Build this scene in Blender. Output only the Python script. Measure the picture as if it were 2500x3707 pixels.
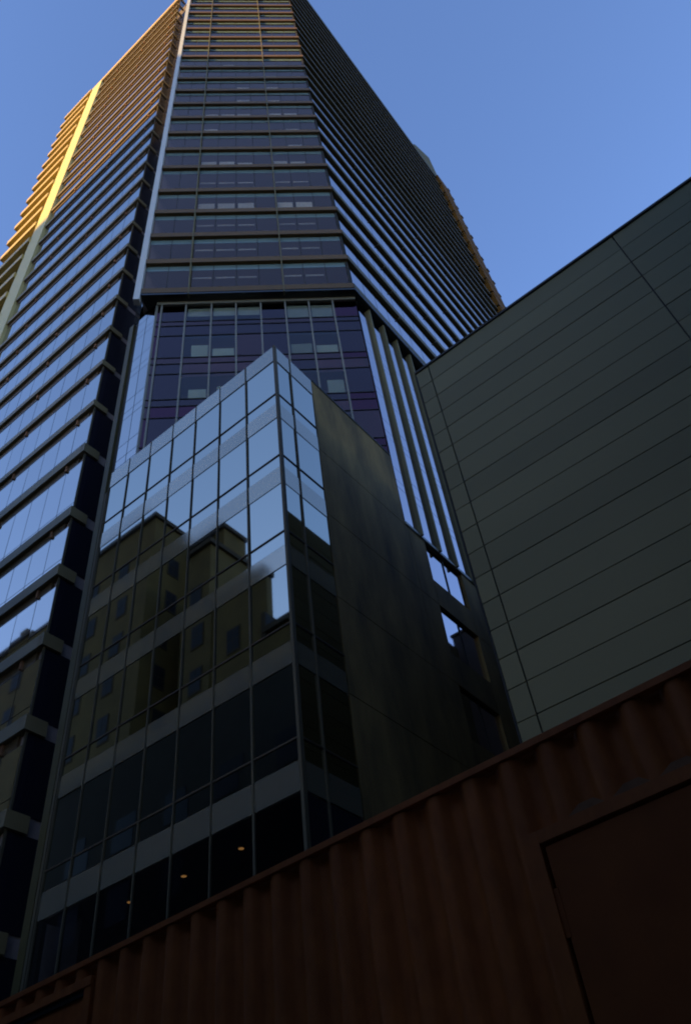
import bpy, bmesh, math, random
from mathutils import Vector, Matrix
random.seed(7)
for o in list(bpy.data.objects): bpy.data.objects.remove(o)
SC = bpy.context.scene
COL = SC.collection
rad = math.radians

# ------------------------------------------------------------------ camera
EYE = Vector((0, 0, 1.6))
RT = Vector((0.77564432, 0.62327787, -0.0995017))
DN = Vector((-0.50770052, 0.5224507, -0.68504412))
FW = Vector((-0.37498811, 0.58186764, 0.72167442))
FPX = 2921.25
cd = bpy.data.cameras.new('camera'); cam = bpy.data.objects.new('camera', cd); COL.objects.link(cam)
cd.sensor_fit = 'VERTICAL'; cd.sensor_height = 36; cd.sensor_width = 24
cd.lens = 36 * FPX / 3707
cd.clip_start = 0.05; cd.clip_end = 8000
cam.matrix_world = Matrix(((RT.x, -DN.x, -FW.x, EYE.x), (RT.y, -DN.y, -FW.y, EYE.y), (RT.z, -DN.z, -FW.z, EYE.z), (0, 0, 0, 1)))
SC.camera = cam

# ------------------------------------------------------------------ light
SUN_EL = rad(10.0)
SUN_DIR = Vector((-0.46, -0.89, 0)).normalized()          # horizontal direction towards the sun
SUN_AZ = math.atan2(SUN_DIR.x, SUN_DIR.y)                  # from +Y, clockwise
w = bpy.data.worlds.new('World'); SC.world = w; w.use_nodes = True
nt = w.node_tree; nt.nodes.clear()
sky = nt.nodes.new('ShaderNodeTexSky'); sky.sky_type = 'NISHITA'; sky.sun_disc = False
sky.sun_elevation = SUN_EL; sky.sun_rotation = SUN_AZ
sky.air_density = 1.0; sky.dust_density = 0.9; sky.ozone_density = 2.6; sky.altitude = 1500
bg = nt.nodes.new('ShaderNodeBackground'); bg.inputs['Strength'].default_value = 0.15
out = nt.nodes.new('ShaderNodeOutputWorld')
tint = nt.nodes.new('ShaderNodeMix'); tint.data_type = 'RGBA'; tint.blend_type = 'MULTIPLY'; tint.inputs[0].default_value = 1.0
tint.inputs[7].default_value = (1.08, 1.0, 1.14, 1)      # the film's cool violet cast, the same over the whole sky
nt.links.new(sky.outputs[0], tint.inputs[6]); nt.links.new(tint.outputs[2], bg.inputs[0]); nt.links.new(bg.outputs[0], out.inputs[0])
sd = bpy.data.lights.new('sun', 'SUN'); sun = bpy.data.objects.new('sun', sd); COL.objects.link(sun)
sd.energy = 4.3; sd.angle = rad(0.5); sd.color = (1.0, 0.63, 0.13)
sv = Vector((SUN_DIR.x * math.cos(SUN_EL), SUN_DIR.y * math.cos(SUN_EL), math.sin(SUN_EL)))
sun.rotation_euler = sv.to_track_quat('Z', 'Y').to_euler(); sun.location = (-60, -60, 200)
vs = SC.view_settings
vs.view_transform = 'Standard'; vs.look = 'None'; vs.exposure = 1.6; vs.gamma = 1.0; vs.use_curve_mapping = False
SC.cycles.max_bounces = 8; SC.cycles.transparent_max_bounces = 12; SC.cycles.filter_width = 2.0

# ------------------------------------------------------------------ materials
def mat(name, col, rough=0.6, metal=0.0, spec=0.5, var=0.0, noise=0.0, nscale=2.0, stretch=(1, 1, 1), bump=0.0, bscale=8.0, col2=None, rvar=0.0):
    m = bpy.data.materials.new(name); m.use_nodes = True
    n = m.node_tree.nodes; l = m.node_tree.links
    b = n['Principled BSDF']
    b.inputs['Base Color'].default_value = (*col, 1); b.inputs['Roughness'].default_value = rough
    b.inputs['Metallic'].default_value = metal; b.inputs['Specular IOR Level'].default_value = spec
    last = None
    tc = n.new('ShaderNodeTexCoord'); geo = n.new('ShaderNodeNewGeometry')
    if noise or col2:
        mp = n.new('ShaderNodeMapping'); mp.inputs['Scale'].default_value = stretch
        l.new(geo.outputs['Position'], mp.inputs[0])
        nz = n.new('ShaderNodeTexNoise'); nz.inputs['Scale'].default_value = nscale; nz.inputs['Detail'].default_value = 6; nz.inputs['Roughness'].default_value = 0.6
        l.new(mp.outputs[0], nz.inputs[0])
        rp = n.new('ShaderNodeMapRange'); rp.inputs[1].default_value = 0.3; rp.inputs[2].default_value = 0.7
        l.new(nz.outputs[0], rp.inputs[0])
        mx = n.new('ShaderNodeMix'); mx.data_type = 'RGBA'
        c2 = col2 if col2 else tuple(c * (1 - noise) for c in col)
        mx.inputs[6].default_value = (*col, 1); mx.inputs[7].default_value = (*c2, 1)
        l.new(rp.outputs[0], mx.inputs[0]); last = mx.outputs[2]
        if rvar:
            mr = n.new('ShaderNodeMapRange'); mr.inputs[3].default_value = rough - rvar; mr.inputs[4].default_value = rough + rvar
            l.new(nz.outputs[0], mr.inputs[0]); l.new(mr.outputs[0], b.inputs['Roughness'])
    if var:
        oi = n.new('ShaderNodeObjectInfo'); hs = n.new('ShaderNodeHueSaturation')
        mr = n.new('ShaderNodeMapRange'); mr.inputs[3].default_value = 1 - var; mr.inputs[4].default_value = 1 + var
        l.new(oi.outputs['Random'], mr.inputs[0]); l.new(mr.outputs[0], hs.inputs['Value'])
        if last: l.new(last, hs.inputs['Color'])
        else: hs.inputs['Color'].default_value = (*col, 1)
        last = hs.outputs[0]
    if last: l.new(last, b.inputs['Base Color'])
    if bump:
        nb = n.new('ShaderNodeTexNoise'); nb.inputs['Scale'].default_value = bscale; nb.inputs['Detail'].default_value = 3
        l.new(geo.outputs['Position'], nb.inputs[0])
        bp = n.new('ShaderNodeBump'); bp.inputs['Strength'].default_value = bump; bp.inputs['Distance'].default_value = 0.02
        l.new(nb.outputs[0], bp.inputs['Height']); l.new(bp.outputs[0], b.inputs['Normal'])
    return m

def see_through(name, tint, refl, rcol=(0.9, 0.9, 1.0)):
    m = bpy.data.materials.new(name); m.use_nodes = True
    n = m.node_tree.nodes; l = m.node_tree.links; n.clear()
    o = n.new('ShaderNodeOutputMaterial'); mx = n.new('ShaderNodeMixShader')
    t = n.new('ShaderNodeBsdfTransparent'); t.inputs[0].default_value = (*tint, 1)
    g = n.new('ShaderNodeBsdfGlossy'); g.inputs[0].default_value = (*rcol, 1); g.inputs['Roughness'].default_value = 0.02
    fr = n.new('ShaderNodeFresnel'); fr.inputs['IOR'].default_value = 1.5
    ad = n.new('ShaderNodeMath'); ad.operation = 'ADD'; ad.inputs[1].default_value = refl; ad.use_clamp = True
    ge = n.new('ShaderNodeNewGeometry'); iv = n.new('ShaderNodeMath'); iv.operation = 'SUBTRACT'; iv.inputs[0].default_value = 1.0
    ml = n.new('ShaderNodeMath'); ml.operation = 'MULTIPLY'; l.new(ge.outputs['Backfacing'], iv.inputs[1])
    l.new(fr.outputs[0], ad.inputs[0]); l.new(ad.outputs[0], ml.inputs[0]); l.new(iv.outputs[0], ml.inputs[1]); l.new(ml.outputs[0], mx.inputs[0])
    l.new(t.outputs[0], mx.inputs[1]); l.new(g.outputs[0], mx.inputs[2]); l.new(mx.outputs[0], o.inputs[0])
    return m

def emit(name, col, s):
    m = bpy.data.materials.new(name); m.use_nodes = True
    n = m.node_tree.nodes; n.clear()
    e = n.new('ShaderNodeEmission'); e.inputs[0].default_value = (*col, 1); e.inputs[1].default_value = s
    o = n.new('ShaderNodeOutputMaterial'); m.node_tree.links.new(e.outputs[0], o.inputs[0]); return m

M = dict(
    wing_glass=mat('wing_glass', (0.46, 0.44, 0.395), 0.03, 1.0, var=0.06),
    podium_glass=mat('podium_glass', (0.43, 0.43, 0.355), 0.025, 1.0, var=0.05),
    side_glass=mat('side_glass', (0.49, 0.44, 0.46), 0.03, 1.0, var=0.05),
    front_glass=see_through('front_glass', (0.74, 0.71, 0.68), 0.04, (1.0, 0.72, 0.62)),
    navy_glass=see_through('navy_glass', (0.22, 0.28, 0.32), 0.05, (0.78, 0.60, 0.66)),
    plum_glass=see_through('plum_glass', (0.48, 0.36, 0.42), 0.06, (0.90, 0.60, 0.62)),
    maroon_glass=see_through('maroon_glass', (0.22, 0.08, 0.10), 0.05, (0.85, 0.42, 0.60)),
    lobby_glass=see_through('lobby_glass', (0.45, 0.45, 0.45), 0.02),
    recess_glass=mat('recess_glass', (0.012, 0.012, 0.02), 0.08, 0.0, spec=0.5),
    pale_glass=mat('pale_glass', (0.13, 0.18, 0.165), 0.25, 0.0, spec=0.8, var=0.1),
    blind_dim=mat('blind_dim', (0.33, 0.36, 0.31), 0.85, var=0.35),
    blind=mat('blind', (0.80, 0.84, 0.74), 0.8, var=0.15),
    core=mat('core', (0.28, 0.22, 0.20), 0.9),
    dark_frame=mat('dark_frame', (0.035, 0.032, 0.026), 0.6, spec=0.1),
    grey_frame=mat('grey_frame', (0.17, 0.155, 0.11), 0.45),
    podium_frame=mat('podium_frame', (0.085, 0.070, 0.043), 0.6, spec=0.08),
    ledge=mat('ledge', (0.075, 0.060, 0.020), 0.55, spec=0.2, var=0.08, noise=0.2, nscale=0.6),
    front_ledge=mat('front_ledge', (0.115, 0.066, 0.024), 0.55, spec=0.2, var=0.08),
    tan_ledge=mat('tan_ledge', (0.20, 0.155, 0.075), 0.5, spec=0.3, var=0.06, noise=0.15, nscale=0.5),
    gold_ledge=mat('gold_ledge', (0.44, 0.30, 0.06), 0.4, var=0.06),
    bronze_ledge=mat('bronze_ledge', (0.12, 0.055, 0.008), 0.7, spec=0.05, var=0.1),  # bronze with the far edge's warm glow put into the colour
    spandrel_black=mat('spandrel_black', (0.02, 0.02, 0.018), 0.2),
    fin_olive=mat('fin_olive', (0.13, 0.11, 0.05), 0.6, spec=0.2),
    wing_band=mat('wing_band', (0.10, 0.062, 0.028), 0.45),
    transom_brown=mat('transom_brown', (0.06, 0.045, 0.03), 0.6, spec=0.08),
    crown_screen=mat('crown_screen', (0.12, 0.105, 0.055), 0.7, spec=0.1),
    clear_glass=see_through('clear_glass', (0.84, 0.84, 0.78), 0.02, (0.8, 0.75, 0.8)),
    white_metal=mat('white_metal', (0.50, 0.49, 0.45), 0.4, noise=0.1, nscale=0.4),
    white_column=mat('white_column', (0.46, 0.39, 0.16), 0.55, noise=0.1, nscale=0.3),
    podium_panel=mat('podium_panel', (0.38, 0.345, 0.26), 0.08, 0.78, spec=0.5, var=0.10),
    concrete=mat('concrete', (0.24, 0.155, 0.052), 0.8, spec=0.15, noise=0.0, col2=(0.075, 0.053, 0.022), nscale=0.8, stretch=(1, 1, 0.3), bump=0.35, bscale=16, var=0.06),
    cladding=mat('cladding', (0.135, 0.124, 0.064), 0.6, spec=0.12, var=0.10, noise=0.10, nscale=0.25, stretch=(0.4, 1, 1)),
    cladding_joint=mat('cladding_joint', (0.02, 0.02, 0.02), 0.8),
    rust_paint=mat('rust_paint', (0.42, 0.125, 0.030), 0.6, noise=0.0, col2=(0.30, 0.086, 0.023), spec=0.15, nscale=9, stretch=(1, 1, 0.6), bump=0.15, bscale=14, rvar=0.12),
    rust_door=mat('rust_door', (0.34, 0.10, 0.028), 0.6, noise=0.0, col2=(0.26, 0.076, 0.023), spec=0.08, nscale=3, bump=0.1, bscale=10),
    pale_steel=mat('pale_steel', (0.30, 0.15, 0.08), 0.8, spec=0.05, noise=0.3, nscale=12),
    black_gap=mat('black_gap', (0.006, 0.006, 0.006), 0.9),
    stone=mat('stone', (0.135, 0.095, 0.027), 0.85, noise=0.35, nscale=0.5, bump=0.2, bscale=5),
    stone_dark=mat('stone_dark', (0.05, 0.036, 0.022), 0.85, noise=0.3, nscale=0.5),
    old_glass=mat('old_glass', (0.02, 0.022, 0.03), 0.35, spec=0.10),
    charcoal=mat('charcoal', (0.025, 0.023, 0.02), 0.9, noise=0.3, nscale=1.0),
    asphalt=mat('asphalt', (0.05, 0.05, 0.05), 0.9, noise=0.3, nscale=3),
    paving=mat('paving', (0.16, 0.15, 0.14), 0.85, noise=0.2, nscale=2),
    timber=mat('timber', (0.16, 0.10, 0.05), 0.8, noise=0.3, nscale=6),
    tower_stone=mat('tower_stone', (0.25, 0.23, 0.2), 0.8),
    roof_glass=see_through('roof_glass', (0.55, 0.6, 0.55), 0.25, (0.75, 0.8, 0.72)),
    lamp=emit('lamp', (1.0, 0.50, 0.15), 0.28),
)

# ------------------------------------------------------------------ builders
def tag(o, label=None, cat=None, group=None, kind=None):
    if label: o['label'] = label
    if cat: o['category'] = cat
    if group: o['group'] = group
    if kind: o['kind'] = kind
    return o

def empty(name, loc, label, cat, group=None):
    o = bpy.data.objects.new(name, None); COL.objects.link(o); o.location = loc
    o.empty_display_size = 0.5
    return tag(o, label, cat, group)

BOXES = {}
def box_data(x, y, z, name, m):
    key = (round(x, 3), round(y, 3), round(z, 3), m.name)
    if key in BOXES: return BOXES[key]
    a, b, c = x / 2, y / 2, z / 2
    v = [(-a, -b, -c), (a, -b, -c), (a, b, -c), (-a, b, -c), (-a, -b, c), (a, -b, c), (a, b, c), (-a, b, c)]
    f = [(0, 1, 5, 4), (1, 2, 6, 5), (2, 3, 7, 6), (3, 0, 4, 7), (4, 5, 6, 7), (3, 2, 1, 0)]
    me = bpy.data.meshes.new(name); me.from_pydata(v, [], f); me.materials.append(m); me.update()
    BOXES[key] = me; return me

def put(name, me, parent, mw):
    o = bpy.data.objects.new(name, me); COL.objects.link(o)
    if parent is not None:
        o.parent = parent
        pl = Matrix.Identity(4); q = parent
        chain = []
        while q is not None: chain.append(q); q = q.parent
        for q in reversed(chain): pl = pl @ q.matrix_basis
        o.matrix_basis = pl.inverted() @ mw
    else:
        o.matrix_basis = mw
    return o

class Face:
    """vertical facade frame: s along u, n inward, z up"""
    def __init__(self, p0, ang):
        self.p = Vector((p0[0], p0[1], 0)); self.a = ang
        self.u = Vector((math.cos(ang), math.sin(ang), 0)); self.i = Vector((-math.sin(ang), math.cos(ang), 0))
    def pt(self, s, n, z): return self.p + self.u * s + self.i * n + Vector((0, 0, z))
    def box(self, name, s0, s1, n0, n1, z0, z1, m, parent, tilt=0.0):
        me = box_data(s1 - s0, n1 - n0, z1 - z0, name, m)
        mw = Matrix.Translation(self.pt((s0 + s1) / 2, (n0 + n1) / 2, (z0 + z1) / 2)) @ Matrix.Rotation(self.a, 4, 'Z')
        if tilt:
            mw = mw @ Matrix.Rotation(random.gauss(0, tilt), 4, 'X') @ Matrix.Rotation(random.gauss(0, tilt), 4, 'Z')
        return put(name, me, parent, mw)

def pix(p):
    d = p - EYE; z = d.dot(FW)
    if z < 0.1: return None
    return (1250 + FPX * d.dot(RT) / z, 1853.5 + FPX * d.dot(DN) / z)
def seen_area(F, s0, s1, n, z0, z1):
    q = [pix(F.pt(s, n, z)) for s, z in ((s0, z0), (s1, z0), (s1, z1), (s0, z1))]
    if None in q: return 0
    cx = sum(a[0] for a in q) / 4; cy = sum(a[1] for a in q) / 4
    if not (-20 < cx < 2520 and -20 < cy < 3727): return 0
    return abs(sum(q[k][0] * q[(k + 1) % 4][1] - q[(k + 1) % 4][0] * q[k][1] for k in range(4))) / 2

class Pieces:
    """collects many alike pieces; the largest seen become parts, the rest one 'stuff' part"""
    def __init__(self, name): self.name = name; self.items = []
    def add(self, F, s0, s1, n0, n1, z0, z1, m, tilt=0.0): self.items.append((seen_area(F, s0, s1, n0, z0, z1), F, s0, s1, n0, n1, z0, z1, m, tilt))
    def build(self, parent, limit=300):
        self.items.sort(key=lambda t: -t[0])
        for t in self.items[:limit]:
            _, F, s0, s1, n0, n1, z0, z1, m, tl = t
            F.box(self.name, s0, s1, n0, n1, z0, z1, m, parent, tl)
        rest = self.items[limit:]
        if rest:
            V, Fc, mi, ms = [], [], [], []
            base = parent.matrix_basis.translation
            for _, F, s0, s1, n0, n1, z0, z1, m, tl in rest:
                if m not in ms: ms.append(m)
                k = len(V)
                for z in (z0, z1):
                    for s, nn in ((s0, n0), (s1, n0), (s1, n1), (s0, n1)): V.append(tuple(F.pt(s, nn, z) - base))
                for f in ((0, 1, 5, 4), (1, 2, 6, 5), (2, 3, 7, 6), (3, 0, 4, 7), (4, 5, 6, 7), (3, 2, 1, 0)):
                    Fc.append(tuple(k + q for q in f)); mi.append(ms.index(m))
            me = bpy.data.meshes.new(self.name + '_rest'); me.from_pydata(V, [], Fc)
            for m in ms: me.materials.append(m)
            me.polygons.foreach_set('material_index', mi); me.update()
            o = put(self.name, me, parent, Matrix.Translation(base)); tag(o, kind='stuff')

def prism(name, pts, z0, z1, m, parent):
    n = len(pts)
    base = Vector((pts[0][0], pts[0][1], z0))
    V = [(x - base.x, y - base.y, 0) for x, y in pts] + [(x - base.x, y - base.y, z1 - z0) for x, y in pts]
    Fc = [tuple(range(n - 1, -1, -1)), tuple(range(n, 2 * n))] + [(k, (k + 1) % n, n + (k + 1) % n, n + k) for k in range(n)]
    me = bpy.data.meshes.new(name); me.from_pydata(V, [], Fc); me.materials.append(m); me.update()
    return put(name, me, parent, Matrix.Translation(base))

G0 = Face((0, 0), 0.0)          # plain axes: s = x, n = y

# ------------------------------------------------------------------ ground
def sheet(name, x0, x1, y0, y1, z, m):
    me = bpy.data.meshes.new(name); me.from_pydata([(x0, y0, 0), (x1, y0, 0), (x1, y1, 0), (x0, y1, 0)], [], [(0, 1, 2, 3)]); me.materials.append(m)
    o = bpy.data.objects.new(name, me); COL.objects.link(o); o.location = (0, 0, z); return tag(o, kind='structure')
sheet('ground', -3000, 3000, -3000, 3000, -0.13, M['asphalt'])
sheet('road', -400, 400, 1.4, 10.5, -0.126, M['asphalt'])
tag(G0.box('pavement', -300, 300, -4.0, 1.3, -0.13, 0.0, M['paving'], None), kind='structure')
tag(G0.box('pavement', -300, 300, 10.6, 14.0, -0.13, 0.0, M['paving'], None), kind='structure')

# ------------------------------------------------------------------ the tall tower
XC = -11.33                                   # plane of the right-hand side of the block
tower = empty('office_tower', (-24, 30, 0), 'tall glass office tower with dark ledges on every floor and a white corner fin', 'building')
panes = Pieces('window_pane'); ledges = Pieces('ledge'); brackets = Pieces('bracket')

# floor levels (top of each ledge) on the front and right faces
LV = [46.55, 50.35, 54.1, 57.85, 61.55, 66.1] + [66.1 + 3.835 * k for k in range(1, 21)]
ROOF = 143.6
AT = rad(40.1)
TU = Vector((math.cos(AT), math.sin(AT), 0))
CU = Vector((-10.95, 21.6, 0)); WU = 13.03     # upper front: right corner and width
fu = CU - TU * WU
FU = Face((fu.x, fu.y), AT)                    # s from the left end, n inward from ledge face
R_U = Face((-10.95, 21.6), rad(90))            # upper right side, s = Y - 21.6
YEND = 65.3; LR = YEND - 21.6
PT, PR = 0.25, 0.2                             # ledge projection front / right side
cols = [0.36] + [WU - s for s in (11.27, 9.9, 8.5, 7.08, 5.7, 4.25, 2.93, 1.53)] + [WU - 0.2]
for k, z in enumerate(LV):
    znext = LV[k + 1] if k + 1 < len(LV) else ROOF - 0.6
    # front ledge doubles as the floor slab behind the glass
    ledges.add(FU, 0.36, WU - 0.02, 0.0, 1.7, z - 0.55, z, M['front_ledge'])
    ledges.add(R_U, 0.02, LR, 0.0, 0.8, z - 0.6, z, M['ledge'])
    head = znext - 0.55
    for c in range(len(cols) - 1):
        a, b = cols[c] + 0.025, cols[c + 1] - 0.025
        panes.add(FU, a, b, PT, PT + 0.03, z + 0.01, head - 0.66, M['front_glass'], 0.0012)
        panes.add(FU, a, b, PT, PT + 0.03, head - 0.62, head - 0.01, M['pale_glass'])
    nb = 30
    for c in range(nb):
        a, b = 0.25 + (LR - 4.3) * c / nb + 0.02, 0.25 + (LR - 4.3) * (c + 1) / nb - 0.02
        panes.add(R_U, a, b, PR, PR + 0.03, z + 0.01, znext - 0.61, M['side_glass'], 0.0012)
    # bronze balcony edges at the far end, warm glow put into their colour
    G0.box('balcony', -11.2, -10.55, 61.6, 65.3, z - 3.2, z + 0.2, M['bronze_ledge'], tower)
    G0.box('balcony_rail', -11.2, -10.42 + random.uniform(-.04, .04), 64.9, 65.6, z + 0.25, z + 0.4, M['bronze_ledge'], tower)
    for s in (5.6, 11.2, 16.8, 22.4, 28, 33.6): brackets.add(R_U, s, s + 0.1, -0.04, 0.15, z - 0.66, z - 0.605, M['grey_frame'])
# blinds behind the front glass, and pale bars painted as interior light lines
for k, z in enumerate(LV[:18]):
    znext = LV[k + 1]; p = [1, .9, .0, .85, .55, .9, .2, .3, .9, .5, .5, .5, .4, .7, .3, .4, .6, .6][k]
    for c in (2, 3, 4, 6, 7):
        a, b = cols[c] + 0.12, cols[c + 1] - 0.12
        if k in (0, 1, 2, 4):
            zz = z + 1.75
            FU.box('blind', a, b, 0.36, 0.4, zz, zz + 0.14, M['blind'], tower)  # thin pale bar standing in for an interior light line
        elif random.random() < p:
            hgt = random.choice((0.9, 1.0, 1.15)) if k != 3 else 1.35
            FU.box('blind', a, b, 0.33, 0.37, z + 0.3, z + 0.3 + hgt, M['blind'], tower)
# ribs on the front, the white corner fin and the soffit
for s in (WU - 9.9, WU - 4.25): FU.box('rib', s - 0.035, s + 0.035, -0.04, PT + 0.02, LV[0] - 0.8, ROOF, M['fin_olive'], tower)
for c in cols[1:-1]:
    FU.box('mullion', c - 0.025, c + 0.025, PT + 0.005, PT + 0.06, LV[0], ROOF, M['dark_frame'], tower)
FU.box('corner_fin', -0.02, 0.34, -0.06, 0.34, LV[0] - 1.35, ROOF + 0.4, M['white_metal'], tower)
FU.box('corner_trim', WU - 0.19, WU - 0.06, PT - 0.05, PT + 0.1, LV[0], ROOF, M['dark_frame'], tower)
# solid inside: upper block, set behind glass
a = FU.pt(0.3, 1.7, 0); b = FU.pt(WU - 0.05, 1.7, 0); c0 = FU.pt(0.36, 0.3, 0)
prism('wall', [(c0.x, c0.y), (a.x, a.y), (b.x - 0.2, b.y), (-11.4, 23.2), (-11.4, YEND), (-49, YEND), (-49, 15.8), (-21.4, 15.8)], LV[0] - 0.56, ROOF, M['core'], tower)
prism('parapet', [(FU.pt(0.36, 0, 0).x, FU.pt(0.36, 0, 0).y), (-10.95, 21.6), (-10.95, 65.3), (-11.6, 65.3), (-11.6, 22.2), (FU.pt(0.36, .6, 0).x, FU.pt(0.36, .6, 0).y)], ROOF - 0.6, ROOF + 0.5, M['ledge'], tower)
b2 = FU.pt(WU, 0, 0)
prism('soffit', [(c0.x, c0.y), (FU.pt(0.36, 0.02, 0).x, FU.pt(0.36, 0.02, 0).y), (b2.x - 0.01, b2.y + 0.03), (-10.97, 65), (-12.4, 65), (-12.4, 23.2), (-21.5, 15.6)], LV[0] - 0.75, LV[0] - 0.56, M['spandrel_black'], tower)

# lower front face (set back under the soffit)
CL = Vector((-11.33, 22.1, 0)); WL = 11.81
fl = CL - TU * WL; FL = Face((fl.x, fl.y), AT)
lm = [0.0, 0.3] + [WL - s for s in (10.1, 8.61, 7.18, 5.72, 4.27, 2.86, 1.43)] + [WL - 0.02]
LROWS = [(43.70, 45.45, 'top'), (43.2, 43.66, 'thin'), (42.13, 43.16, 'sp'), (39.87, 42.09, 'pane'), (39.27, 39.83, 'thin'), (38.3, 39.23, 'sp'), (36.0, 38.26, 'pane'), (35.4, 35.96, 'thin'), (34.45, 35.36, 'sp'), (32.15, 34.41, 'pane'), (31.55, 32.11, 'thin'), (30.6, 31.51, 'sp'), (28.3, 30.56, 'pane'), (26.0, 28.26, 'sp')]
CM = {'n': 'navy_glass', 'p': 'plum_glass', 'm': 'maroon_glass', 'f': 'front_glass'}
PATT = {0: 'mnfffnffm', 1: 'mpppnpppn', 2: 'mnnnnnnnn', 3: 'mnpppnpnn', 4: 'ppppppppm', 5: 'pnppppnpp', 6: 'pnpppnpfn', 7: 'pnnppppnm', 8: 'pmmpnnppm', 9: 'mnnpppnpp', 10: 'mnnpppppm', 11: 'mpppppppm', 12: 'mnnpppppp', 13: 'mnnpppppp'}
for r, (z0, z1, kd) in enumerate(LROWS):
    for c in range(9):
        a, b = lm[c] + 0.02, lm[c + 1] - 0.02
        bl = kd == 'top' and c in (2, 3, 4, 6, 7) or kd == 'pane' and c in (2, 3, 4, 6, 7) and random.random() < .85
        panes.add(FL, a, b, 0.0, 0.03, z0, z1, M['clear_glass'] if bl else M[CM[PATT[r][c]]], 0.0012)
        if bl:
            w_ = b - a
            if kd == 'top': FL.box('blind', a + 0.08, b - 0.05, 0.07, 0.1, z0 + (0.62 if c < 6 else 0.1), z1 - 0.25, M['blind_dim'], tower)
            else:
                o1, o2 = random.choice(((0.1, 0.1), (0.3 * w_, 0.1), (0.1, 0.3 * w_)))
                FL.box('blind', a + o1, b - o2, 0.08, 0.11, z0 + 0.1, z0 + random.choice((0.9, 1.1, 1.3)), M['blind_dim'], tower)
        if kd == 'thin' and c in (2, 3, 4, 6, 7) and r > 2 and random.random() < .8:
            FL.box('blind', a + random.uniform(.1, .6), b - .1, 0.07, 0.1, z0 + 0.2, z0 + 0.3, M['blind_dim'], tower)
for z0, z1, kd in LROWS: FL.box('transom', 0.02, WL - 0.05, -0.035, 0.05, z0 - 0.05, z0 - 0.005, M['dark_frame'], tower)
for s in lm[1:-1]: FL.box('mullion', s - 0.045, s + 0.045, -0.1, 0.06, 26, 45.6, M['grey_frame'], tower)
FL.box('head_rail', 0.0, WL - 0.03, -0.12, 0.1, 45.5, 45.8, M['grey_frame'], tower)
for z in (45.0, 42.1, 38.25, 34.4, 30.55): FL.box('slab', 0.1, WL - 0.3, 0.2, 1.4, z - 0.0, z + 0.25, M['core'], tower) if z < 45 else None
a = FL.pt(0.1, 1.4, 0); b = FL.pt(WL, 1.4, 0)
prism('wall', [(-20.3, 14.75), (a.x + 0.3, a.y + 0.1), (b.x - 0.5, b.y), (-11.85, 24.0), (-11.85, 40), (-26, 40), (-26, 16.0), (-22.4, 16.0), (-22.4, 14.75)], 0, LV[0] - 0.76, M['core'], tower)

# narrow pale glass strip and dark pier at the left of the lower front
G1 = Face((-21.94, 14.5), 0.0)
zz = 18.0
while zz < 45.3:
    for h_, g_ in ((2.2, 0.04), (0.55, 0.04), (1.0, 0.04)):
        for a, b in ((0.0, 0.72), (0.76, 1.55)):
            panes.add(G1, a, b, 0.0, 0.03, zz, min(zz + h_, 45.7), M['wing_glass'], 0.0015)
        zz += h_ + g_
G0.box('pier', -22.72, -22.36, 14.45, 14.8, 0, 45.7, M['ledge'], tower)
G0.box('pier', -22.35, -21.95, 14.6, 14.8, 0, 45.7, M['dark_frame'], tower)
prism('corner_trim', [(-20.42, 14.45), (-20.32, 14.43), (-20.30, 14.55), (-20.40, 14.6)], 26, 45.6, M['grey_frame'], tower)

# right side below the overhang: glass bays and vertical fins
RL = Face((XC, 22.1), rad(90))
zb = 26.3
bays = [0.08, 1.17, 2.62, 4.03, 5.48, 6.93, 8.38, 9.83, 11.28, 12.7]
for c in range(len(bays) - 1):
    a, b = bays[c] + 0.02, bays[c + 1] - 0.02
    zz = zb
    while zz < 45.6:
        for h_ in (2.35, 0.5, 0.9):
            panes.add(RL, a, b, 0.0, 0.03, zz + 0.015, min(zz + h_ - 0.015, 45.7), M['side_glass'], 0.0015); zz += h_
            if zz >= 45.6: break
for s in bays[1:-1]:
    RL.box('fin', s - 0.05, s + 0.05, -0.19, 0.02, 26.15, 45.75, M['fin_olive'], tower)
RL.box('sill', 0.05, 12.7, -0.06, 0.1, 26.12, 26.28, M['grey_frame'], tower)

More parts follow.
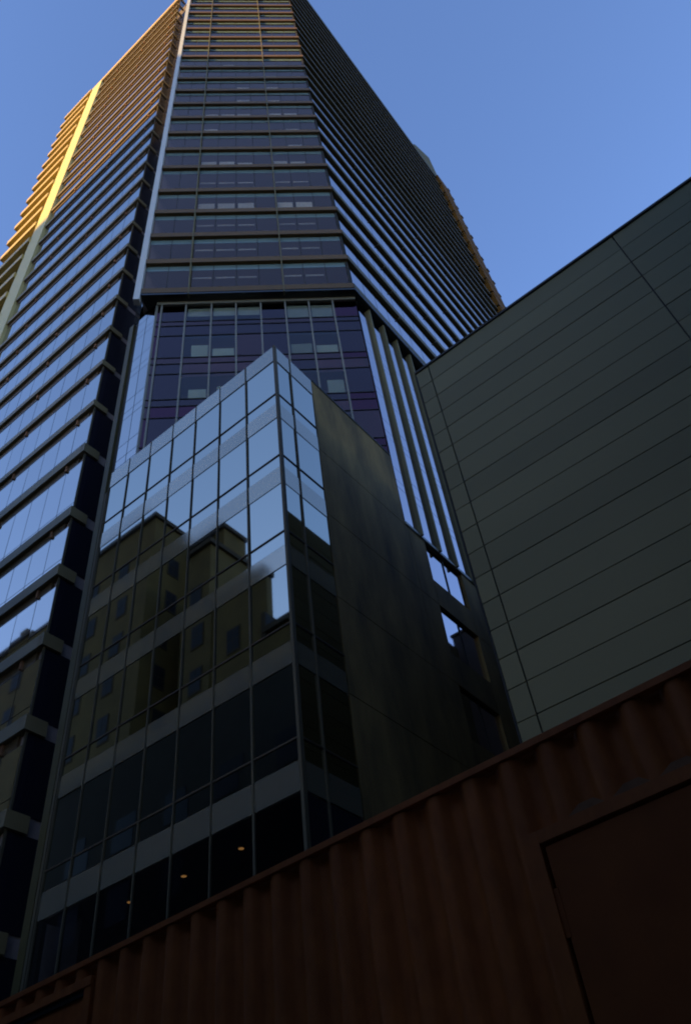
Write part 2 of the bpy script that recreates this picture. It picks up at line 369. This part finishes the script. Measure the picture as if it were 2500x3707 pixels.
# ---- left wing
YL = 14.24
WX0, WX1 = -49.6, -24.4
W = Face((0, YL), 0.0)                          # s = x
TL = [15.0, 18.73, 22.6, 26.4, 30.15, 34.95, 38.95, 43.0, 46.9, 50.8, 54.65, 58.4, 62.3, 66.7, 70.8, 74.6]
TL = [3.8, 7.5, 11.2] + TL
while TL[-1] < 136: TL.append(TL[-1] + 3.95)
WROOF = TL[-1] + 1.3
for k, z in enumerate(TL):
    th = 0.62 if z < 36 else 0.46
    zn = TL[k + 1] if k + 1 < len(TL) else WROOF
    # sill ledge and the black band under it
    ledges.add(W, -41.1, WX1, -0.2, 0.3, z, z + th, M['tan_ledge'])
    ledges.add(W, -41.1, WX1 - 0.45, 0.0, 0.2, z - 0.5, z - 0.003, M['wing_band'])
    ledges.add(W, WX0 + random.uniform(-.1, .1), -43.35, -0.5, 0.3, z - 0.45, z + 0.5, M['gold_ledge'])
    top = zn - 0.52
    nb = 12
    for c in range(nb):
        a, b = -41.1 + 16.7 * c / nb + 0.02, -41.1 + 16.7 * (c + 1) / nb - 0.02
        panes.add(W, a, b, 0.0, 0.03, z + th + 0.55, top, M['wing_glass'], 0.0015)
        panes.add(W, a, b, 0.0, 0.03, z + th + 0.005, z + th + 0.51, M['wing_glass'], 0.0015)
    for c in range(4):
        a, b = -49.5 + 1.53 * c + 0.02, -49.5 + 1.53 * (c + 1) - 0.02
        panes.add(W, a, b, 0.1, 0.13, z + 0.52, zn - 0.47, M['wing_glass'], 0.0015)
    for x in (-25.75, -31.45, -37.15): brackets.add(W, x - 0.06, x + 0.06, -0.1, -0.005, z - 0.45, z - 0.01, M['pale_steel'])
    # return of the ledge round the corner into the recess
    ledges.add(Face((WX1, YL), rad(90)), -0.2, 0.75, -0.12, 0.2, z, z + th, M['tan_ledge'])
    Face((WX1, YL), rad(90)).box('recess_pane', 0.05, 1.5, -0.01, 0.03, z + th + 0.01, zn - 0.02, M['recess_glass'], tower)
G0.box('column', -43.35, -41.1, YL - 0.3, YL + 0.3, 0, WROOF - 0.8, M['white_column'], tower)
G0.box('corner_trim', WX1 - 0.05, WX1 + 0.02, YL - 0.03, YL + 0.06, 0, WROOF, M['podium_frame'], tower)
G0.box('wall', WX0 + 0.1, WX1 - 0.02, YL + 0.12, 60, 0, WROOF, M['core'], tower)
G0.box('recess_wall', WX1, -21.0, 15.75, 16.4, 0, WROOF, M['spandrel_black'], tower)
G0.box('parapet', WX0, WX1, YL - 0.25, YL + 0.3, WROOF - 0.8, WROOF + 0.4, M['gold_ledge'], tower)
# roof screens
scr = G0.box('roof_screen', -34.6, -25.5, 15.4, 15.5, WROOF + 0.2, 151.5, M['roof_glass'], tower)
for k in range(13): G0.box('screen_post', -34.6 + 0.75 * k, -34.5 + 0.75 * k, 15.3, 15.4, WROOF + 0.2, 152 + random.uniform(-.3, .3), M['grey_frame'], tower)
for k in range(5): G0.box('screen_rail', -34.6, -25.5, 15.2, 15.3, WROOF + 2 + 2.2 * k, WROOF + 2.15 + 2.2 * k, M['grey_frame'], tower)
def crown():
    P = [(54.5, ROOF + 0.3), (65.3, ROOF + 0.3), (65.4, 160.5), (58.2, 151.8)]
    for j, (x0, x1, m, nm) in enumerate(((-11.5, -11.3, M['crown_screen'], 'roof_crown'),)):
        V = [(x0 + 11.3, y - 60, z - ROOF) for y, z in P] + [(x1 + 11.3, y - 60, z - ROOF) for y, z in P]
        Fc = [(0, 1, 2, 3), (7, 6, 5, 4)] + [(k, k + 4, (k + 1) % 4 + 4, (k + 1) % 4) for k in range(4)]
        me = bpy.data.meshes.new(nm); me.from_pydata(V, [], Fc); me.materials.append(m)
        put(nm, me, tower, Matrix.Translation((-11.3, 60, ROOF)))
crown()
panes.build(tower); ledges.build(tower); brackets.build(tower)

# ------------------------------------------------------------------ the low glass block in front
pod = empty('glass_annex', (-16, 18, 0), 'eight storey block with mirrored corner glazing, pale spandrel bands and a bare concrete side', 'building')
PX = [-21.35, -20.08, -18.67, -17.25, -15.84, -14.40, -12.92, XC]
PF = Face((0, 14.0), 0.0); PS = Face((XC, 0), rad(90))
SB = [25.86, 22.17, 18.43, 14.75, 11.04]; ST = [26.73, 23.05, 19.25, 15.53, 11.85]
TOP0, TOP1 = 29.64, 30.65
def podium_col(F, a, b, lobby, n0=0.0):
    zt = TOP0
    F.box('spandrel', a, b, n0 - 0.03, n0 + 0.05, TOP0, TOP1, M['podium_panel'], pod, 0.001)
    for k in range(5):
        F.box('window_pane', a, b, n0, n0 + 0.04, ST[k] + 0.66, zt - 0.03, M['podium_glass'], pod, 0.0022)
        F.box('transom_pane', a, b, n0, n0 + 0.04, ST[k] + 0.02, ST[k] + 0.58, M['podium_glass'], pod, 0.0022)
        F.box('spandrel', a, b, n0 - 0.02, n0 + 0.05, SB[k], ST[k] - 0.01, M['podium_panel'], pod, 0.001)
        zt = SB[k]
    F.box('window_pane', a, b, n0, n0 + 0.04, 7.35, SB[4] - 0.03, M['lobby_glass'] if lobby else M['recess_glass'], pod)
    F.box('spandrel', a, b, n0 - 0.02, n0 + 0.05, 6.4, 7.3, M['podium_panel'], pod)
    F.box('window_pane', a, b, n0, n0 + 0.04, 0.4, 6.36, M['recess_glass'], pod)
for k in range(7): podium_col(PF, PX[k] + 0.03, PX[k + 1] - 0.03, True)
PYM = [14.06, 14.92, 16.34]
for k in range(2): podium_col(PS, PYM[k] + 0.03, PYM[k + 1] - 0.03, False)
for k, x in enumerate(PX[:-1]):
    wd = 0.03 if x in (-12.92,) else 0.016
    PF.box('mullion', x - wd, x + wd, -0.05, 0.07, 0.0, TOP1 + 0.02, M['podium_frame'], pod)
PS.box('mullion', 14.89, 14.95, -0.05, 0.07, 0.0, TOP1 + 0.02, M['podium_frame'], pod)
G0.box('corner_post', XC - 0.05, XC + 0.045, 13.95, 14.09, 0.0, TOP1 + 0.03, M['podium_frame'], pod)
for k in range(5):
    PF.box('transom', -21.34, XC - 0.06, -0.03, 0.06, ST[k] + 0.595, ST[k] + 0.645, M['transom_brown'], pod)
    PS.box('transom', 14.1, 16.34, -0.03, 0.06, ST[k] + 0.595, ST[k] + 0.645, M['transom_brown'], pod)
G0.box('drain_pipe', -21.62, -21.5, 14.0, 14.12, 0, 29.5, M['podium_frame'], pod)
# dark body behind the glass, hollow at the lobby level
G0.box('wall', -21.3, XC - 0.06, 14.1, 16.4, 11.5, TOP1 - 0.05, M['core'], pod)
G0.box('ceiling', -21.3, XC - 0.06, 14.1, 19.0, 11.05, 11.48, M['core'], pod)
G0.box('lobby_wall', -21.3, XC - 0.06, 18.6, 19.0, 0.0, 11.04, M['core'], pod)
G0.box('lobby_floor', -21.3, XC - 0.06, 14.1, 18.6, 6.6, 7.0, M['core'], pod)
# concrete side wall in panels, joints at the floors
CJ = [1.0, 7.3, 11.0, 14.85, 18.55, 22.45, 26.10]
def cpanel(y0, y1, z0, z1): PS.box('concrete_panel', y0 + 0.012, y1 - 0.012, 0.0, 0.25, z0 + 0.015, z1 - 0.015, M['concrete'], pod)
for k in range(len(CJ) - 1):
    cpanel(16.38, 22.3, CJ[k], CJ[k + 1])
cpanel(16.38, 22.14, 26.10, TOP1 + 0.08)
WINS = [(23.85, 26.05), (20.05, 22.3), (16.25, 18.55)]
for k in range(3, 6):
    z0, z1 = CJ[k], CJ[k + 1]
    lo, hi = WINS[5 - k]
    cpanel(22.3, 23.6, z0, z1); cpanel(26.56, 34, z0, z1); cpanel(23.6, 26.56, z0, lo)
    if z1 - hi > 0.2: cpanel(23.6, 26.56, hi, z1)
    for a, b in ((23.62, 25.06), (25.12, 26.54)):
        PS.box('window_pane', a, b, 0.12, 0.16, lo, hi, M['side_glass'], pod, 0.001)
    PS.box('mullion', 25.06, 25.12, 0.08, 0.17, lo, hi, M['dark_frame'], pod)
for k in range(0, 3): cpanel(22.3, 34, CJ[k], CJ[k + 1])
G0.box('wall', XC - 1.4, XC - 0.2, 16.42, 34, 0, 26.0, M['black_gap'], pod)
G0.box('coping', XC - 0.3, XC + 0.03, 16.38, 22.14, TOP1 + 0.08, TOP1 + 0.2, M['dark_frame'], pod)

for k, (x, lab) in enumerate(((-14.37, 'small warm ceiling lamp behind the lobby glass, nearest the corner post'), (-16.49, 'small warm ceiling lamp behind the lobby glass, in the middle of three'), (-18.64, 'small warm ceiling lamp behind the lobby glass, leftmost of three'))):
    bm = bmesh.new(); bmesh.ops.create_cone(bm, cap_ends=True, segments=20, radius1=0.10, radius2=0.12, depth=0.05)
    me = bpy.data.meshes.new('ceiling_light'); bm.to_mesh(me); bm.free(); me.materials.append(M['grey_frame'])
    o = bpy.data.objects.new('ceiling_light', me); COL.objects.link(o); o.location = (x, 15.05, 11.02)
    tag(o, lab, 'light', 'ceiling lights in the lobby')
    bm = bmesh.new(); bmesh.ops.create_circle(bm, cap_ends=True, segments=20, radius=0.075)
    me = bpy.data.meshes.new('lamp_disc'); bm.to_mesh(me); bm.free(); me.materials.append(M['lamp'])
    put('lamp_disc', me, o, Matrix.Translation((x, 15.05, 10.985)))

# ------------------------------------------------------------------ metal clad building on the right
clad = empty('metal_clad_building', (1, 25, 0), 'windowless building clad in wide grey green metal panels', 'building')
CF = Face((0, 17.5), 0.0)
CXS = [-7.06, -6.48, 1.55, 9.58, 17.6]
zj = [1.6 + 25.55 - 0.989 * k for k in range(27)] ; zj = [28.12] + zj
for r in range(len(zj) - 1):
    for c in range(4):
        CF.box('metal_panel', CXS[c] + (0.022 if c else 0.0), CXS[c + 1] - 0.022, random.uniform(-0.004, 0.004), 0.06, zj[r + 1] + 0.016, zj[r] - 0.016, M['cladding'], clad, 0.0006)
G0.box('wall', -6.98, 17.5, 17.6, 34, 0, 28.0, M['cladding_joint'], clad)
G0.box('corner_trim', -7.12, -7.065, 17.47, 17.62, 0.4, 28.1, M['black_gap'], clad)
G0.box('coping', -7.1, 17.6, 17.44, 17.7, 28.13, 28.24, M['dark_frame'], clad)
LS = Face((-7.0, 34.0), rad(-90))
for r in range(len(zj) - 1): LS.box('side_panel', 0.02, 16.4, -0.03, 0.05, zj[r + 1] + 0.016, zj[r] - 0.016, M['cladding'], clad)
link = empty('link_block', (-9, 35, 0), 'low charcoal link wall closing the alley behind the metal clad building', 'building')
G0.box('wall', XC + 0.02, -6.9, 33.85, 40, 0, 28.9, M['charcoal'], link)
G0.box('coping', XC + 0.02, -6.85, 33.75, 34.2, 28.905, 29.05, M['dark_frame'], link)

# ------------------------------------------------------------------ shipping container
CA = rad(-2.4)
cont = empty('shipping_container', (-3, 4.2, 1.07), 'rust red corrugated steel container with a framed flush door', 'container')
KF = Face((-3, 4.2), CA)
ZT, ZB = 3.97, 1.07
S0, S1 = -4.6, 7.59
def corr(s0, s1, z0, z1, phase, mk, name='corrugated_wall'):
    """trapezoid corrugation, deep side inward"""
    P = 0.272; D = 0.066
    prof = [(0.0, 0.0), (0.08, 0.0), (0.13, D), (0.215, D), (0.272, 0.0)]
    pts = []
    s = s0 - ((s0 - phase) % P) - P
    while s < s1 + P:
        for a, d in prof[:-1]: pts.append((s + a, d))
        s += P
    q = []
    for (a, d), (a2, d2) in zip(pts, pts[1:]):
        if a2 <= s0 or a >= s1: continue
        if a < s0: d = d + (d2 - d) * (s0 - a) / (a2 - a); a = s0
        q.append((a, d))
        if a2 >= s1: q.append((s1, d + (d2 - d) * (s1 - a) / (a2 - a)))
    # soften the folds: two points at every bend
    r = [q[0]]
    for i in range(1, len(q) - 1):
        p0, p1, p2 = Vector(q[i - 1]), Vector(q[i]), Vector(q[i + 1])
        for t in (p0, p2):
            v = t - p1; L = min(0.017, v.length * 0.35)
            e = p1 + v.normalized() * L
            r.append((e.x, e.y))
    r.append(q[-1])
    V, Fc = [], []
    for a, d in r: V += [tuple(KF.pt(a, d, z0)), tuple(KF.pt(a, d, z1))]
    n = len(r)
    for i in range(n - 1): Fc.append((2 * i, 2 * i + 2, 2 * i + 3, 2 * i + 1))
    # back skin so that the sheet has thickness
    k = len(V)
    for a, d in r: V += [tuple(KF.pt(a, d + 0.004, z0)), tuple(KF.pt(a, d + 0.004, z1))]
    for i in range(n - 1): Fc.append((k + 2 * i, k + 2 * i + 1, k + 2 * i + 3, k + 2 * i + 2))
    base = Vector((-3, 4.2, 1.07))
    me = bpy.data.meshes.new(name); me.from_pydata([tuple(Vector(v) - base) for v in V], [], Fc); me.materials.append(mk)
    for p in me.polygons: p.use_smooth = True
    me.update()
    return put(name, me, cont, Matrix.Translation(base))
DX = 1.262                        # door gap, s coordinate (x about -1.74)
DTOP = 3.42
OX = -2.70                        # right edge of the left opening
OTOP = 3.79
PH = 0.05
corr(OX, DX - 0.09, ZB + 0.12, ZT - 0.02, PH, M['rust_paint'])
corr(DX - 0.09, S1, DTOP + 0.075, ZT - 0.02, PH, M['rust_paint'])
corr(S0, OX, OTOP + 0.07, ZT - 0.02, PH, M['rust_paint'])
KF.box('top_rail', S0, S1, -0.012, 0.05, ZT - 0.012, ZT + 0.03, M['rust_paint'], cont)
KF.box('roof', S0, S1, 0.06, 2.42, ZT - 0.03, ZT + 0.02, M['rust_door'], cont)
KF.box('bottom_rail', S0, S1, -0.01, 0.1, ZB, ZB + 0.14, M['rust_paint'], cont)
KF.box('back_wall', S0, S1, 2.38, 2.42, ZB, ZT - 0.04, M['rust_paint'], cont)
KF.box('end_wall', S0, S0 + 0.05, 0.06, 2.37, ZB, ZT - 0.04, M['rust_paint'], cont)
KF.box('end_wall', S1 - 0.05, S1, 0.06, 2.37, ZB, ZT - 0.04, M['rust_paint'], cont)
KF.box('floor', S0 + 0.06, S1 - 0.06, 0.11, 2.37, ZB + 0.02, ZB + 0.1, M['timber'], cont)
# door on the right with its frame
fr = KF.box('door_frame', DX - 0.085, DX, -0.012, 0.07, ZB + 0.14, DTOP + 0.07, M['rust_paint'], cont)
KF.box('frame_head', DX + 0.002, 5.0, -0.012, 0.07, DTOP, DTOP + 0.07, M['rust_paint'], cont)
dr = KF.box('door', DX + 0.022, 3.6, 0.004, 0.05, ZB + 0.16, DTOP - 0.022, M['rust_door'], cont)
KF.box('door', 3.62, 4.98, 0.004, 0.05, ZB + 0.16, DTOP - 0.022, M['rust_door'], cont)
KF.box('door_gap', DX + 0.001, 4.99, 0.055, 0.07, ZB + 0.15, DTOP - 0.001, M['black_gap'], cont)
for z in (3.06, 2.35, 1.6): KF.box('hinge', DX + 0.001, DX + 0.03, 0.0, 0.06, z - 0.12, z + 0.12, M['rust_door'], cont)
# pale filler plates over the frame head, one in every trough
k = 0
while True:
    s = PH + 0.272 * (k + 5) - 0.0
    k += 1
    if s > 4.8: break
    if s < DX: continue
    a = s + 0.05; b = s + 0.285
    z0 = DTOP + 0.071
    P2 = [(a, z0), (b, z0), (b - 0.06, z0 + 0.045), (a + 0.085, z0 + 0.045)]
    V = [tuple(KF.pt(x, -0.004, z) - Vector((-3, 4.2, 1.07))) for x, z in P2] + [tuple(KF.pt(x, 0.012, z) - Vector((-3, 4.2, 1.07))) for x, z in P2]
    me = bpy.data.meshes.new('filler_plate'); me.from_pydata(V, [], [(0, 1, 2, 3), (7, 6, 5, 4)] + [(q, q + 4, (q + 1) % 4 + 4, (q + 1) % 4) for q in range(4)]); me.materials.append(M['pale_steel'])
    put('filler_plate', me, cont, Matrix.Translation((-3, 4.2, 1.07)))
# opening on the left
KF.box('frame_head', S0, OX - 0.0, -0.02, 0.07, OTOP, OTOP + 0.065, M['rust_paint'], cont)
KF.box('shutter', S0, OX - 0.09, 0.02, 0.05, ZB + 0.15, OTOP - 0.055, M['rust_paint'], cont)
KF.box('door_frame', OX - 0.085, OX, -0.012, 0.06, ZB + 0.14, OTOP - 0.002, M['rust_paint'], cont)
KF.box('door_gap', S0, OX - 0.088, 0.0, 0.015, OTOP - 0.05, OTOP - 0.002, M['black_gap'], cont)
for z in (3.55, 3.3, 3.05): KF.box('shutter_rail', S0, OX - 0.09, -0.006, 0.015, z, z + 0.05, M['rust_paint'], cont)
for k, s in enumerate((S0 + 0.4, 0.0, 3.4, S1 - 0.4)):
    o = KF.box('timber_crib', s - 0.25, s + 0.25, 0.0, 2.4, -0.13, ZB - 0.002, M['timber'], None)
    tag(o, 'stack of squared timbers carrying the container, number %s from the left end' % ('first', 'second', 'third', 'fourth')[k] if False else ('timber support under the left end of the container', 'timber support under the container left of the door', 'timber support under the middle of the container door', 'timber support under the right end of the container')[k], 'support', 'timber supports under the container')

# ------------------------------------------------------------------ buildings across the street (mirrored in the glazing, or added to shape the sky light)
def win_grid(par, F, s0, s1, z0, z1, ds=3.6, dz=3.9, w_=1.25, h_=2.1):
    n = max(1, int((s1 - s0 - 0.6) / ds)); off = (s1 - s0 - n * ds) / 2
    z = z0
    while z + h_ < z1 - 1.2:
        for k in range(n):
            c = s0 + off + ds * (k + 0.5)
            f = F.box('window', c - w_ / 2, c + w_ / 2, -0.06, 0.3, z, z + h_, M['stone_dark'], par)
            for dx in (-1, 1):
                for lo, hi in ((0.08, 0.48), (0.53, 0.94)):
                    x0, x1 = (c - w_ / 2 + 0.09, c - 0.03) if dx < 0 else (c + 0.03, c + w_ / 2 - 0.09)
                    F.box('pane', x0, x1, -0.075, -0.055, z + h_ * lo, z + h_ * hi, M['old_glass'], f)
        z += dz
def bay(par, x0, x1, yf, depth, z1, win=True, ds=3.8):
    G0.box('wall', x0, x1, yf - depth, yf, 0, z1, M['stone'], par)
    G0.box('cornice', x0 - 0.25, x1 + 0.25, yf - depth, yf + 0.3, z1 + 0.002, z1 + 0.45, M['stone_dark'], par)
    if win:
        win_grid(par, Face((x1, yf), rad(180)), 0, x1 - x0, z1 - 33, z1 - 1, ds)
        win_grid(par, Face((x1, yf - depth), rad(90)), 0, depth, z1 - 33, z1 - 1)
apt = empty('apartment_building', (-40, -8, 0), 'old brown masonry apartment building with stepped bays mirrored in the annex glazing', 'building')
bay(apt, -55.4, -41.0, -4.0, 4.2, 55.6)
bay(apt, -36.3, -33.6, -4.0, 4.2, 47.2, True, 2.0)
bay(apt, -33.55, -28.3, -4.1, 0.6, 40.8)
bay(apt, -55.4, -36.45, -8.21, 2.8, 54.0, False)
low = empty('row_building', (-16, -8, 0), 'lower dark masonry building beside the stepped apartment block', 'building')
bay(low, -28.25, -21.0, -4.0, 14, 35.4)
mid = empty('corner_building', (16, -8, 0), 'single storey brown masonry building opposite the container', 'building')
bay(mid, -20.5, -3.0, -5.0, 14, 11.0, False)  # unseen, height chosen so sky light reaches the container
win_grid(mid, Face((-3, -5.0), rad(180)), 0, 17.5, 1.0, 8.6, 3.8, 4.0, 1.6, 2.0)
big = empty('corner_building', (10, -8, 0), 'ten storey brown masonry building opposite the right half of the container', 'building')
bay(big, -2.4, 40, -9.0, 14, 38, False)  # unseen, placed and sized to hold sky light off cladding and container
win_grid(big, Face((40, -9.0), rad(180)), 0, 42.4, 1.0, 37, 4.6, 3.9, 1.6, 2.0)
dark = empty('dark_block', (-40, -2.5, 0), 'low charcoal rendered building in front of the stepped apartment block', 'building')
G0.box('wall', -70, -21.5, -3.8, -1.2, 0, 29.3, M['charcoal'], dark)  # added so the lower annex glazing mirrors black
G0.box('parapet', -70.1, -21.4, -3.85, -1.1, 29.305, 29.7, M['dark_frame'], dark)
for q in range(11): G0.box('shutter', -68.6 + 4.3 * q, -65.8 + 4.3 * q, -1.19, -1.15, 0.3, 3.4, M['dark_frame'], dark)
for z in (7.0, 11.0, 15.0, 19.0, 23.0):
    for q in range(11): G0.box('window', -68.2 + 4.3 * q, -66.4 + 4.3 * q, -1.22, -1.17, z, z + 2.0, M['old_glass'], dark)
far = empty('long_building', (-66, -8, 0), 'brown building with an uneven roofline mirrored in the left wing', 'building')
bay(far, -85, -55.7, -4.0, 16, 52.0)
for x, h_ in ((-57.2, .9), (-60, 1.4), (-63, .8)): G0.box('chimney', x - .5, x + .5, -5.2, -4.3, 52.46, 52.46 + h_, M['stone'], far)
for nm_, x0, x1, y0, y1, h_, lab in (('end_building', -150, -128, -40, 13, 62, 'tall plain block closing the far left end of the street'), ('end_building', 44, 70, -30, 40, 48, 'broad plain block closing the right hand end of the street')):  # unseen blocks added to darken the street by closing its ends
    t = empty(nm_, ((x0 + x1) / 2, (y0 + y1) / 2, 0), lab, 'building')
    G0.box('wall', x0, x1, y0, y1, 0, h_, M['stone'], t)
    G0.box('cornice', x0 - .3, x1 + .3, y0 - .3, y1 + .3, h_ + .002, h_ + .5, M['stone_dark'], t)
    if x0 < 0: win_grid(t, Face((x1, y0), rad(90)), 0, y1 - y0, 4, h_ - 1, 4.4, 5.0, 1.6, 2.6)
    else: win_grid(t, Face((x0, y1), rad(-90)), 0, y1 - y0, 4, h_ - 1, 5.0, 5.0, 1.6, 2.6)
# two distant towers towards the sun, whose shadow crosses the facades
for k, (cx, cy, hw, h_, lab) in enumerate(((-172, -196, 40, 131, 'far pale office slab, the left of two on the sunny side'), (-100, -232, 44, 140, 'far pale office slab, the right of two on the sunny side'))):
    t = empty('office_slab', (cx, cy, 0), lab, 'building', 'office slabs far behind the street')
    F = Face((cx, cy), math.atan2(SUN_DIR.y, SUN_DIR.x) + rad(90))
    F.box('wall', -hw, hw, -8, 8, 0, h_, M['tower_stone'], t)
    for q in range(int(h_ / 4) - 1): 
        F.box('window_band', -hw + 1, hw - 1, 8.0, 8.06, 4 * q + 3, 4 * q + 5.2, M['old_glass'], t)
        F.box('window_band', -hw + 1, hw - 1, -8.06, -8.0, 4 * q + 3, 4 * q + 5.2, M['old_glass'], t)
